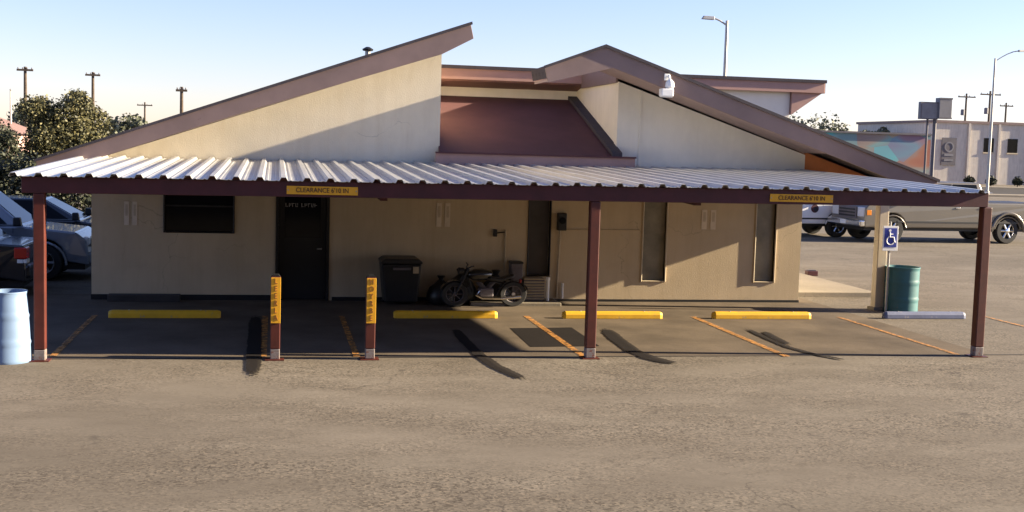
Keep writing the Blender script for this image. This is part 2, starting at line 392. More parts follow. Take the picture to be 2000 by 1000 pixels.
fw_ = MB(); col(3.0,4.74,[(0,2.6)]); col(4.74,5.15,[(0,.5),(2.3,2.6)]); bp(fw_, 'upper_wall', 'stucco'); bp(fl_, 'lower_wall', 'tanwall'); fl_ = MB()
fw_ = MB(); col(5.15,6.4,[(0,2.6)]); col(6.4,7.0,[(0,'top')],rtop); col(7.0,7.45,[(0,.42),(2.3,'top')],rtop)
col(7.45,9.3,[(0,'top')],rtop); col(9.3,9.7,[(0,.42),(2.3,'top')],rtop); col(9.7,10.25,[(0,'top')],rtop)
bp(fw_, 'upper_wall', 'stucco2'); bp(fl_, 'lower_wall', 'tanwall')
# side walls and body
bp(MB().prism([(-3.178,0),(2.998,0),(2.998,ltop(2.998)),(-3.178,ltop(-3.178))], WY+.2, 16), 'wall', 'stucco')
bp(MB().prism([(6.42,2.0),(10.248,0),(10.248,rtop(10.248)),(6.42,rtop(6.42))], WY+.2, 16), 'wall', 'stucco2')
bp(MB().box(3.0,10.24,WY+.45,9.6,0,2.55), 'wall', 'stucco')
bp(MB().box(3.0,7.29,9.6,16,0,4.16), 'wall', 'stucco2')
# control joint, and thin dark strips along the wall foot
bp(MB().box(6.83,6.87,WY-.018,WY-.002,2.6,rtop(6.85)), 'joint_trim', 'stucco2')
bp(MB().box(5.2,10.26,WY-.015,WY-.002,0,.05), 'base_strip', 'dark'); bp(MB().box(-3.19,-.01,WY-.02,WY-.002,0,.10), 'base_strip', 'dark')
bp(MB().box(1.06,3.5,WY-.02,WY-.002,0,.07), 'base_strip', 'dark')
# left shed roof
rl = bp(MB().prism([(-3.95,2.47),(3.41,5.10),(3.43,4.98),(2.97,4.76),(-3.92,2.30)], 5.43, 16.4), 'roof', 'shingledark')
bp(MB().prism([(-3.96,2.45),(3.405,5.07),(3.46,4.83),(2.9,4.53),(-.33,3.46),(-2.7,2.62),(-3.92,2.20)], 5.38, 5.428), 'fascia', 'fascia', bevel=.006)
bp(MB().prism([(-3.98,2.485),(3.42,5.125),(3.43,5.075),(-3.98,2.44)], 5.34, 5.379), 'drip_edge', 'shingledark')
bp(MB().prism([(-3.9,2.24),(2.9,4.57),(2.9,4.62),(-3.9,2.29)], 5.43, WY-.002), 'soffit', 'soffitlight')
bp(MB().prism([(3.002,4.60),(3.40,4.83),(3.40,4.95),(3.002,4.72)], 5.43, 16.3), 'soffit', 'soffit')
# right gable roof
RY = 5.0
pk = (5.793, 4.768)
bp(MB().prism([(4.70,4.361),(5.79,4.767),(5.79,4.55),(4.74,4.16)], RY+.05, 6.25), 'roof', 'shingledark')
bp(MB().prism([pk,(12.42,2.52),(12.40,2.34),(5.793,4.55)], RY+.05, 6.25), 'roof', 'shingledark')
bp(MB().prism([(6.40,4.56),(12.42,2.519),(12.40,2.34),(6.40,4.34)], 6.252, 16.2), 'roof', 'shingledark')
bp(MB().prism([(4.695,4.35),(5.793,4.75),(12.43,2.50),(12.40,2.20),(5.95,4.385),(4.76,4.08)], RY, RY+.048), 'fascia', 'fascia', bevel=.006)
bp(MB().prism([(4.67,4.375),(5.793,4.80),(12.46,2.535),(12.45,2.485),(5.793,4.745),(4.68,4.33)], RY-.04, RY-.002), 'drip_edge', 'shingledark')
bp(MB().prism([(5.95,4.42),(10.2,2.966),(10.2,3.026),(5.95,4.48)], RY+.05, WY-.002), 'soffit', 'soffitlight')
bp(MB().prism([(4.76,4.10),(5.94,4.40),(5.94,4.45),(4.76,4.15)], RY+.05, 6.2), 'soffit', 'soffitlight')
bp(MB().prism([(10.26,rtop(10.26)+.06),(12.38,2.27),(12.38,2.30),(10.26,rtop(10.26)+.09)], WY+.11, 16), 'soffit', 'soffit')
bp(MB().prism([(10.262,2.30),(12.2,2.30),(12.2,2.34),(10.262,rtop(10.262)+.06)], WY+.03, WY+.10), 'gable_panel', 'orange')
# brown sloped roof between the two wings
ms = bp(MB().prism([(5.86,2.66),(5.86,2.79),(9.59,3.97),(9.59,3.6)], 2.98, 6.40, 'x'), 'roof', 'shingle')
bp(MB().box(6.36,6.398,6.26,9.0,4.20,4.58), 'fascia', 'fascia')
bp(MB().prism([(5.84,2.80),(5.84,2.87),(9.58,4.05),(9.58,3.98)], 6.22, 6.415, 'x'), 'flashing', 'shingledark')
bp(MB().box(2.88,6.66,5.80,5.857,2.535,2.79), 'fascia', 'fasciapink', bevel=.008)
bp(MB().box(2.87,6.67,5.76,5.798,2.77,2.80), 'drip_edge', 'shingle')
bp(MB().box(2.90,6.64,5.86,6.205,2.56,2.60), 'soffit', 'soffit')
# raised flat roof behind the wings
bp(MB().box(2.6,11.86,9.02,16.6,4.30,4.56), 'roof', 'shingledark')
bp(MB().box(2.58,11.87,8.96,9.018,4.29,4.54), 'fascia', 'fasciapink', bevel=.006)
bp(MB().box(11.862,11.89,8.97,16.5,4.29,4.54), 'fascia', 'fasciapink')
bp(MB().box(2.56,11.90,8.92,8.958,4.51,4.58), 'drip_edge', 'shingledark')
bp(MB().prism([(11.85,4.298),(11.14,3.80),(11.14,4.298)], 9.03, 16.4), 'soffit', 'fasciapink')
bp(MB().prism([(9.02,4.26),(9.02,4.298),(9.598,4.298),(9.598,4.16)], 2.7, 7.28, 'x'), 'soffit', 'soffit')
bp(MB().box(7.3,11.13,9.12,16,2.0,4.298), 'wall', 'stucco2')
# openings
def window(x0, x1, z0, z1, glass, frame='trim', rec=.07, fr=.045, proud=.028, muntins=(), dark_sill=True):
    w = bp(MB().box(x0-fr,x0,WY-proud,WY+.10,z0-fr,z1+fr).box(x1,x1+fr,WY-proud,WY+.10,z0-fr,z1+fr)
           .box(x0,x1,WY-proud,WY+.10,z1,z1+fr).box(x0,x1,WY-proud+.008,WY+.10,z0-fr,z0), 'window', frame, bevel=.012)
    MB().box(x0,x1,WY+rec,WY+rec+.012,z0,z1).build('pane', glass, w, off=BO)
    for zx in muntins: MB().box(x0,x1,WY+rec-.02,WY+rec-.002,zx-.015,zx+.015).build('muntin', 'black', w, off=BO)
    return w
window(-1.92,-.73,1.245,2.12,'glass','dark',fr=.03,muntins=(1.70,))
window(7.0,7.45,.42,2.3,'glassgreen',fr=.03); window(9.3,9.7,.42,2.3,'glassgreen',fr=.03)
window(4.74,5.15,.5,2.3,'glassblue','dark',rec=.12,fr=.02)
dr = bp(MB().box(.085,.945,WY+.10,WY+.145,.01,2.065), 'door', 'dark', bevel=.004)
bp(MB().box(.03,.083,WY-.02,WY+.16,0,2.12).box(.947,1.0,WY-.02,WY+.16,0,2.12).box(.083,.947,WY-.02,WY+.16,2.067,2.12), 'door_frame', 'dark')
MB().box(.19,.84,WY+.085,WY+.098,1.15,1.95).build('pane', 'glass', dr, off=BO)
MB().tube([(.86,WY+.098,.95),(.86,WY+.05,.95),(.78,WY+.05,.95)], .014).build('handle', 'steel', dr, off=BO)
# worn pale lettering strip over the door glass: two words, strokes no longer legible
lx = .20
for wd in ((.055,.05,.05,.055), (.05,.055,.05,.05,.055)):
    lm = MB()
    for k, wl in enumerate(wd):
        lm.box(lx, lx+.014, WY+.078, WY+.084, 1.715, 1.785)
        lm.box(lx+.014, lx+wl-.008, WY+.078, WY+.084, 1.715+.028*(k % 3), 1.728+.028*(k % 3))
        if k % 2: lm.box(lx+wl-.02, lx+wl-.008, WY+.078, WY+.084, 1.742, 1.785)
        lx += wl+.008
    lm.build('lettering', 'palelet', dr, off=BO)['kind'] = 'stuff'; lx += .045
# porch column
bp(MB().box(11.33,11.52,5.1,5.29,0,2.42), 'column', 'trim', bevel=.012)
bp(MB().box(11.29,11.56,5.06,5.33,0,.06), 'column_base', 'concrete')

# roof vent
v = thing('roof_vent', 'small dark pipe vent with cap on the left shed roof', 'vent', (1.62,5.9,4.42))
MB().tube([(0,0,-.05),(0,0,.16)], .05, 10).build('pipe', 'steel', v); MB().lathe([(.03,.22),(.10,.18),(.09,.15)], n=12).build('cap', 'black', v)
# flood lamp on the right rake
v = thing('flood_lamp', 'white security lamp hanging from the right gable fascia', 'lamp', (6.95,4.99,4.26))
MB().box(-.05,.05,-.04,0,-.06,.06).build('bracket', 'white', v, bevel=.006)
MB().tube([(0,-.03,0),(.01,-.12,.02),(.0,-.20,-.06)], .022).build('arm', 'white', v)
MB().lathe([(.03,-.05),(.075,-.10),(.085,-.18),(.055,-.22)], c=(.0,-.20,0), n=18).build('housing', 'white', v, smooth=True)
MB().box(-.17,.06,-.28,-.10,-.36,-.215).build('lamp_head', 'white', v, bevel=.02)
MB().box(-.15,.04,-.26,-.12,-.372,-.361).build('lens', 'lens', v)

# ================================================================== CARPORT
X0, PIT = -2.9314, .3048
def zf(x): return 2.386+.067*(x-X0)/13.1
cp = thing('carport', 'long carport with ribbed galvanised roof on maroon steel posts', 'carport', (4.386, 0, 0))
CO = (4.386, 0, 0)
YF, YB, RISE = -.15, 6.17, .15
for i in range(15):
    ks = [3*i-1, 3*i, 3*i+1]
    xs = X0+(ks[0]-.5)*PIT; xe = X0+(ks[2]+.5)*PIT
    if i == 0: xs = -3.27
    if i == 14: xe = 10.36
    prof = [(xs-(.012 if i else 0), 0.002 if i else 0)]
    for k in ks:
        xc = X0+k*PIT
        if xc-PIT*.3 > xs: prof += [(xc-PIT*.36, 0), (xc-PIT*.33, .006), (xc-PIT*.27, .006), (xc-PIT*.24, 0)]
        prof += [(xc-.055, 0), (xc-.030, .044), (xc+.030, .044), (xc+.055, 0)]
        prof += [(xc+PIT*.24, 0), (xc+PIT*.27, .006), (xc+PIT*.33, .006), (xc+PIT*.36, 0)]
    prof = [q for q in prof if q[0] <= xe]; prof.append((xe, 0))
    m = MB(); n = len(prof); th = .006
    wob = random.uniform(-.004, .004)
    for (yy, dz) in ((YF+random.uniform(-.012,.012), wob), (2.0, RISE*.34), (4.1, RISE*.67), (YB, RISE)):
        m.v += [(x, yy, zf(x)+z+dz) for x, z in prof] + [(x, yy, zf(x)+z+dz-th) for x, z in prof]
    for r in range(3):
        a = r*2*n; b = a+2*n
        for k in range(n-1):
            m.f += [(a+k, a+k+1, b+k+1, b+k), (a+n+k+1, a+n+k, b+n+k, b+n+k+1)]
        m.f += [(a, b, b+n, a+n), (a+n-1, a+2*n-1, b+2*n-1, b+n-1)]
    for k in range(n-1):
        m.f += [(k, n+k, n+k+1, k+1), (6*n+k+1, 7*n+k+1, 7*n+k, 6*n+k)]
    m.build('roof_panel', 'sheet', cp, off=CO)
def beam(x0, x1, y0, y1, top, h, name='beam', rise=0):
    return MB().hexa([(x0,y0,zf(x0)+top-h+rise),(x1,y0,zf(x1)+top-h+rise),(x1,y1,zf(x1)+top-h+rise),(x0,y1,zf(x0)+top-h+rise),
                      (x0,y0,zf(x0)+top+rise),(x1,y0,zf(x1)+top+rise),(x1,y1,zf(x1)+top+rise),(x0,y1,zf(x0)+top+rise)]).build(name, 'maroon', cp, off=CO, bevel=.006)
beam(-3.15,10.34,-.08,.07,-.012,.205)
beam(-3.10,10.30,6.02,6.165,-.012,.15,rise=RISE-.002)
for yy in (1.55,3.05,4.55): beam(-2.97,10.21,yy-.03,yy+.03,-.012,.09,'purlin',rise=RISE*(yy-YF)/(YB-YF)-.004)
for xx in (-3.03,10.27):
    MB().hexa([(xx-.05,.072,zf(xx)-.19),(xx+.05,.072,zf(xx)-.19),(xx+.05,6.01,zf(xx)-.19+RISE),(xx-.05,6.01,zf(xx)-.19+RISE),(xx-.05,.072,zf(xx)-.010),(xx+.05,.072,zf(xx)-.010),(xx+.05,6.01,zf(xx)-.014+RISE),(xx-.05,6.01,zf(xx)-.014+RISE)]).build('rafter', 'maroon', cp, off=CO)
for xx in (1.45,5.9):
    MB().hexa([(xx-.05,.072,zf(xx)-.26),(xx+.05,.072,zf(xx)-.26),(xx+.05,6.01,zf(xx)-.26+RISE),(xx-.05,6.01,zf(xx)-.26+RISE),
               (xx-.05,.072,zf(xx)-.11),(xx+.05,.072,zf(xx)-.11),(xx+.05,6.01,zf(xx)-.11+RISE),(xx-.05,6.01,zf(xx)-.11+RISE)]).build('rafter', 'maroon', cp, off=CO)
for xx in (-2.945, 4.372, 10.35):
    po = MB().box(xx-.07,xx+.07,-.07,.068,.15,zf(xx)-.22).build('post', 'post', cp, off=CO, bevel=.012)
    MB().box(xx-.069,xx+.069,-.069,.067,.012,.149).build('post_foot', 'primer', po, off=CO, bevel=.01)
    MB().box(xx-.12,xx+.12,-.12,.118,0,.012).build('base_plate', 'post', po, off=CO)
# clearance signs, lettered, on the front beam
def clear_sign(x0, x1, label, txt, z):
    cxx = (x0+x1)/2; s = thing('clearance_sign', label, 'sign', (cxx,-.082,z), 0, 'clearance signs on the carport beam'); w = x1-x0
    MB().box(-w/2,w/2,-.012,-.001,-.055,.055).build('plate', 'signyellow', s, bevel=.003)
    text_mesh('lettering', txt, .088, 'signtext', s, (0,-.015,0), sx=w*.94/(len(txt)*.058))['kind'] = 'stuff'
    for q in (-1, 1): MB().lathe([(.008,-.016),(.010,-.0125)], c=(q*(w/2-.02),0,0), axis='y', n=8).build('bolt', 'steel', s)
clear_sign(.157,1.09,'yellow clearance sign on the beam above the dark door',"CLEARANCE 6'10 IN", zf(.6)-.128)
clear_sign(6.915,7.875,'yellow clearance sign on the beam above the right wall end',"CLEARANCE 6'10 IN", zf(7.4)-.128)
# short guard posts
def guard(x, label, letters):
    g = thing('guard_post', label, 'bollard', (x,0,0), 0, 'short lettered guard posts')
    MB().box(-.065,.065,-.06,.06,.15,1.12).build('post', 'post', g, bevel=.01)
    MB().prism([(-.06,1.121),(.06,1.121),(.035,1.15),(-.035,1.15)], -.05, .05).build('cap', 'black', g)
    MB().box(-.063,.063,-.058,.058,.012,.149).build('post_foot', 'primer', g, bevel=.01)
    MB().box(-.13,.12,-.11,.11,0,.012).build('base_plate', 'post', g)
    pl = MB().box(-.06,.066,-.075,-.062,.50,1.11).build('sign_plate', 'signyellow', g, bevel=.003)
    for k, ch in enumerate(letters):
        text_mesh('lettering', ch, .105, 'fadedtext', pl, (.003,-.077,1.06-k*.098), sx=.85)
guard(.03,'short red post with yellow letter plate left of the door walk','LEERLA'); guard(1.294,'short red post with yellow letter plate right of the door walk','HOYRBE')
# wheel stops
def stop(x0, x1, y, mat, label):
    L = x1-x0; s = thing('wheel_stop', label, 'wheel stop', ((x0+x1)/2,y,0), 0, 'concrete wheel stops in the stalls')
    m = MB(); prof = [(-.075,0),(.075,0),(.072,.075),(.045,.125),(-.045,.125),(-.072,.075)]
    rows = [(-L/2,.78),(-L/2+.05,1.0),(L/2-.05,1.0),(L/2,.78)]
    for xx, k in rows: m.v += [(xx, a*k, b*(1 if k == 1 else .86)) for a, b in prof]
    for r in range(3):
        for k in range(6): m.f.append((r*6+k, r*6+(k+1) % 6, r*6+6+(k+1) % 6, r*6+6+k))
    m.f += [tuple(range(5,-1,-1)), tuple(range(18,24))]
    m.build('block', mat, s, bevel=.012)
    for q in (-1, 1): MB().lathe([(.014,.12),(.014,.132),(.006,.136)], c=(q*L*.32,0,0), n=8).build('anchor_pin', 'steel', s)
stop(-2.60,-.84,3.93,'yellow','yellow wheel stop in deep shade left of the door')
stop(1.99,3.76,3.95,'yellow','yellow wheel stop below the trash bin and motorcycle')
stop(4.90,6.69,3.93,'yellow','yellow wheel stop behind the middle carport post')
stop(7.62,9.47,3.93,'yellow','yellow wheel stop rightmost of the yellow ones')
stop(10.93,12.55,4.0,'blue','faded blue wheel stop in front of the teal drum')

# ================================================================== SMALL THINGS
def drum(x, y, r, h, mat, label, taper):
    d = thing('drum', label, 'barrel', (x,y,0))
    pr = [(r*.97,0),(r,.02)]
    for k in range(1, 24):
        t = k/24; rr = r*(1-taper*t*t)
        pr.append((rr+(.010 if k in (7, 16) else 0), h*t))
    e = r*(1-taper); pr += [(e+.008,h-.02),(e+.008,h),(e-.012,h),(e-.014,h-.06)]
    MB().lathe(pr, n=40).build('shell', mat, d, smooth=True)
    MB().lathe([(e-.02,h-.10),(e-.02,h-.075)], n=40).build('inside', 'darkhole', d)
    MB().lathe([(e-.004,h-.012),(e+.012,h-.012),(e+.012,h+.006),(e-.004,h+.006)], n=40, close=True).build('rim', mat, d, smooth=True)
drum(-3.33,-.03,.285,.905,'drumblue','pale blue plastic drum at the left carport post',.20)
drum(11.78,4.95,.315,.86,'drumteal','open teal metal drum behind the blue wheel stop',.0)

# accessible parking sign
s = thing('parking_sign', 'blue and white wheelchair parking sign on thin post by the column', 'sign', (11.44,4.86,0))
MB().tube([(0,.02,0),(0,.02,1.72)], .022, 8).build('pole', 'steel', s)
MB().box(-.155,.155,-.012,-.001,1.17,1.64).build('plate', 'white', s, bevel=.004)
pl = MB().box(-.125,.125,-.018,-.0125,1.24,1.60).build('panel', 'hblue', s)
sy = MB().lathe([(.026,-.024),(.026,-.019)], c=(-.02,0,1.555), axis='y', n=14)
sy.tube([(-.02,-.021,1.52),(-.015,-.021,1.43),(.06,-.021,1.43),(.085,-.021,1.33),(.105,-.021,1.335)], .014, 6)
sy.tube([(-.018,-.021,1.485),(.045,-.021,1.485)], .011, 6)
sy.tube([(-.045+0,-.021,1.45)]+[(-.005+.078*math.cos(a),-.021,1.365+.078*math.sin(a)) for a in [rad(115+k*22) for k in range(11)]], .012, 6)
sy.build('wheelchair_symbol', 'white', pl)

# wall notices (faded)
for xx, zz, w, h, lab in ((-2.51,1.55,.26,.42,'faded pale notice on the wall left of the dark window'),(3.10,1.62,.30,.44,'faded pale notice on the wall above the trash bin'),(8.31,1.62,.34,.38,'faded pale notice between the two narrow right windows')):
    nn = thing('wall_notice', lab, 'notice', (xx,WY-.003,zz), 0, 'faded notices above the stalls')
    for q in (-1, 1):
        MB().box(q*w*.27-w*.16,q*w*.27+w*.16,-.008,0,-h/2,h/2).build('sheet', 'notice', nn)
        MB().box(q*w*.27-w*.08,q*w*.27+w*.08,-.011,-.0085,-h*.1,h*.38).build('print', 'notice2', nn)

# electric meter with conduits
e = thing('electric_meter', 'black meter box with conduit on the wall left of middle post', 'meter box', (5.36,WY,0))
MB().box(-.085,.085,-.13,-.002,1.37,1.70).build('box', 'black', e, bevel=.012)
MB().lathe([(.06,-.16),(.065,-.131)], c=(0,0,1.56), axis='y', n=16).build('dial', 'glass', e)
MB().tube([(-.02,-.035,1.37),(-.03,-.035,.9),(-.05,-.035,.3),(-.05,-.035,.08)], .02, 8).build('conduit', 'tan', e)
MB().tube([(.085,-.015,1.385),(1.55,-.015,1.40)], .009, 6).build('cable', 'tan', e)
MB().tube([(.055,-.05,.07),(.055,-.05,.36)], .024, 8).build('pipe', 'white', e)
e = thing('outlet_box', 'small dark outlet box with conduit on the wall above the motorcycle', 'outlet', (4.09,WY,1.30))
MB().box(-.035,.035,-.05,-.002,-.07,.07).build('box', 'dark', e, bevel=.005)
MB().tube([(.20,-.02,.06),(.20,-.02,-.75)], .018, 8).build('conduit', 'tan', e); MB().tube([(.035,-.02,0),(.20,-.02,.02)], .01, 6).build('cable', 'dark', e)

# trash bin
t = thing('trash_bin', 'black wheeled trash bin against the wall right of the door', 'trash bin', (2.27,5.78,0))
MB().hexa([(-.30,-.27,.06),(.30,-.27,.06),(.30,.27,.06),(-.30,.27,.06),(-.36,-.34,.76),(.36,-.34,.76),(.36,.34,.76),(-.36,.34,.76)]).build('body', 'black', t, bevel=.03)
MB().prism([(-.37,.765),(.37,.765),(.38,.80),(.30,.86),(-.30,.86),(-.38,.80)], -.36, .36).build('lid', 'black', t, bevel=.02)
MB().tube([(-.25,.37,.80),(-.25,.43,.80),(.25,.43,.80),(.25,.37,.80)], .016).build('handle', 'black', t)
MB().box(-.16,.16,-.375,-.345,.66,.70).build('grip', 'greybox', t)
MB().box(.20,.30,-.362,-.345,.60,.72).build('sticker', 'tan', t)
for q in (-1, 1): MB().lathe([(.03,-.03),(.10,-.03),(.10,.03),(.03,.03)], c=(q*.26,.30,.10), axis='x', n=18).build('wheel', 'rubber', t)

# motorcycle
mc = thing('motorcycle', 'dark motorcycle with chrome exhaust parked along the wall in shade', 'motorcycle', (3.80,5.42,.0), rad(184)); mc.scale = (.84,.84,.76)
def mwheel(x):
    w = MB().lathe([(.20,-.05),(.285,-.055),(.31,0),(.285,.055),(.20,.05)], c=(x,0,.31), axis='y', n=28, close=True).build('wheel', 'rubber', mc, smooth=True)
    r = MB().lathe([(.185,-.02),(.2,-.03),(.2,.03),(.185,.02)], c=(x,0,.31), axis='y', n=28, close=True)
    for k in range(8):
        a = k*math.pi/4; r.tube([(x,0,.31),(x+.19*math.cos(a),0,.31+.19*math.sin(a))], .009, 5)
    r.lathe([(.04,-.06),(.04,.06)], c=(x,0,.31), axis='y', n=12); r.build('rim', 'greybox', w)
mwheel(.68); mwheel(-.62)
MB().tube([(.42,0,.80),(.12,0,.72),(-.35,0,.55),(-.60,0,.33)], .028).tube([(.42,0,.78),(.25,0,.30),(-.25,0,.26),(-.35,0,.55)], .024).build('frame', 'black', mc)
MB().tube([(.40,.09,.92),(.68,.09,.31)], .022).tube([(.40,-.09,.92),(.68,-.09,.31)], .022).build('fork', 'black', mc)
MB().lathe([(.02,-.30),(.10,-.24),(.145,-.05),(.14,.12),(.08,.26),(.02,.30)], c=(.14,0,.78), axis='x', n=16).build('fuel_tank', 'blackpaint', mc, smooth=True)
MB().prism([(-.60,.72),(-.62,.80),(-.32,.70),(-.06,.74),(-.06,.66),(-.32,.61)], -.13, .13).build('seat', 'black', mc, bevel=.03)
en = MB().box(-.16,.16,-.12,.12,.25,.46).build('engine', 'greybox', mc, bevel=.03)
for q in (-1, 1):
    c = MB()
    for k in range(6): c.tube([(q*.05+q*.02*k,0,.45+.025*k),(q*.05+q*.02*k+.001,0,.462+.025*k)], .075, 12)
    c.build('cylinder_fins', 'greybox', en)
MB().tube([(.16,.14,.42),(.24,.16,.30),(.10,.17,.22),(-.30,.17,.22)], .028).tube([(-.30,.17,.22),(-.75,.18,.27)], [.035,.05], 12).build('exhaust', 'chrome', mc, smooth=True)
MB().tube([(.36,.36,1.02),(.36,.20,1.00),(.42,.10,.94),(.42,-.10,.94),(.36,-.20,1.00),(.36,-.36,1.02)], .014).build('handlebar', 'black', mc)
MB().lathe([(.03,-.10),(.085,-.06),(.095,.05)], c=(.56,0,.86), axis='x', n=16).build('headlight', 'black', mc, smooth=True)
for x, a0, a1 in ((.68,20,150),(-.62,10,170)):
    f = MB()
    P = [(x+.335*math.cos(rad(a)), 0, .31+.335*math.sin(rad(a))) for a in range(a0, a1+1, 13)]
    for k in range(len(P)-1):
        p, q = P[k], P[k+1]
        f.quad((p[0],-.08,p[2]),(q[0],-.08,q[2]),(q[0],.08,q[2]),(p[0],.08,p[2]))
    o = f.build('fender', 'blackpaint', mc); md = o.modifiers.new('s', 'SOLIDIFY'); md.thickness = .008
MB().box(-.80,-.76,-.05,.05,.58,.66).build('tail_light', 'red', mc, bevel=.01)

for xx, yy, r, lab in ((3.02,5.72,.26,'black trash bag on the ground left of the motorcycle'),(3.42,5.93,.31,'larger black trash bag behind the motorcycle front wheel'),(4.08,5.95,.30,'black trash bag behind the motorcycle seat')):
    random.seed(int(xx*100)); g = thing('trash_bag', lab, 'trash bag', (xx,yy,.0), 0, 'black trash bags by the motorcycle')
    bm = MB().lathe([(.02,0),(r*.75,.01),(r*1.0,r*.35),(r*.98,r*.75),(r*.75,r*1.25),(r*.35,r*1.6),(r*.16,r*1.75)], n=20)
    bm.v = [(x*(1+random.uniform(-.09,.09)), y*(1+random.uniform(-.09,.09)), z*(1+random.uniform(-.05,.05)) if z > .02 else z) for x, y, z in bm.v]
    bm.build('sack', 'black', g, smooth=True)
    MB().lathe([(r*.17,r*1.70),(r*.14,r*1.80),(r*.30,r*2.05),(r*.24,r*2.08)], n=12).build('knot', 'black', g, smooth=True)
# louvred air conditioner + grey box + short pipe
a = thing('air_conditioner', 'tan louvred air conditioner on the concrete pad', 'air conditioner', (4.79,5.92,.065))
MB().box(-.20,.20,-.12,.20,0,.40).build('case', 'greybox', a, bevel=.01)
for k in range(7): MB().hexa([(-.195,-.15,.03+k*.052),(.195,-.15,.03+k*.052),(.195,-.122,.045+k*.052),(-.195,-.122,.045+k*.052),(-.195,-.15,.045+k*.052),(.195,-.15,.045+k*.052),(.195,-.122,.06+k*.052),(-.195,-.122,.06+k*.052)]).build('louvre', 'tan', a)
MB().box(-.205,.205,-.155,.205,.40,.42).build('top', 'tan', a, bevel=.006)
g = thing('utility_box', 'tall grey utility box beside the tan air conditioner', 'box', (4.47,5.98,.065))
MB().box(-.11,.11,-.10,.16,0,.68).build('cabinet', 'greybox', g, bevel=.01); MB().box(-.12,.12,-.11,.17,.68,.72).build('lid', 'black', g, bevel=.008)
MB().box(-.085,.085,-.113,-.101,.12,.58).build('door', 'greybox', g, bevel=.004)
p_ = thing('pipe_stub', 'short white pipe standing beside the tan air conditioner', 'pipe', (5.05,5.80,.065))
MB().tube([(0,0,0),(0,0,.40)], .030, 12).build('pipe', 'white', p_, smooth=True); MB().lathe([(.038,.39),(.038,.44),(.02,.45)], n=12).build('cap', 'white', p_)
tb = thing('timber', 'dark low timber lying against the wall left of the door', 'timber', (-2.25,5.98,0))
MB().box(-.62,.62,-.10,.10,.0,.13).build('beam', 'wood', tb, bevel=.015); MB().box(-.622,-.6,-.09,.09,.01,.12).build('end', 'bark', tb)
bx = thing('paving_block', 'small dark maroon block lying beyond the walkway', 'block', (12.9,11.4,0))
MB().box(-.13,.13,-.10,.10,0,.12).build('block', 'maroon', bx, bevel=.01); MB().box(-.09,.09,-.06,.06,.12,.135).build('cap', 'black', bx)

# ================================================================== VEHICLES
def wheel(parent, x, y, r, w, side, rim='alloy'):
    t = MB().lathe([(r*.62,-w/2),(r*.93,-w/2),(r,-w*.36),(r,w*.36),(r*.93,w/2),(r*.62,w/2)], c=(x,y,r), axis='y', n=32, close=True).build('wheel', 'rubber', parent, smooth=True)
    yo = y+side*w*.36
    m = MB().lathe([(r*.56,-.03),(r*.62,.02*1),(r*.64,.03),(r*.60,-.05)], c=(x,yo,r), axis='y', n=32, close=True)
    m.lathe([(r*.20,-.02),(r*.20,.035*side),(r*.12,.05*side)], c=(x,yo,r), axis='y', n=16)
    for k in range(6):
        a = k*math.pi/3; ca, sa = math.cos(a), math.sin(a)
        m.tube([(x+.15*r*ca,yo,r+.15*r*sa),(x+.6*r*ca,yo,r+.6*r*sa)], r*.085, 6)
    m.build('rim', rim, t, smooth=True)
    MB().lathe([(r*.6,-.01),(r*.6,.01)], c=(x,y+side*w*.12,r), axis='y', n=24).build('brake_disc', 'dark', t)
def arch(cx, r, z0, n=9):
    return [(cx+r*math.cos(math.pi*k/n), max(z0, r*.88+r*math.sin(math.pi*k/n))) for k in range(n+1)]
def lerp(a, b, t): return Vector(a)*(1-t)+Vector(b)*t
def panel(q, u0, u1, v0, v1, off, th=.006):
    # q: 4 corners (bl, br, tr, tl); a thin slab on that face
    f = lambda u, v: lerp(lerp(q[0], q[1], u), lerp(q[3], q[2], u), v)
    pts = [f(u0,v0), f(u1,v0), f(u1,v1), f(u0,v1)]
    nrm = (pts[1]-pts[0]).cross(pts[3]-pts[0]).normalized()
    m = MB(); m.hexa([p+nrm*off for p in pts]+[p+nrm*(off+th) for p in pts]); return m
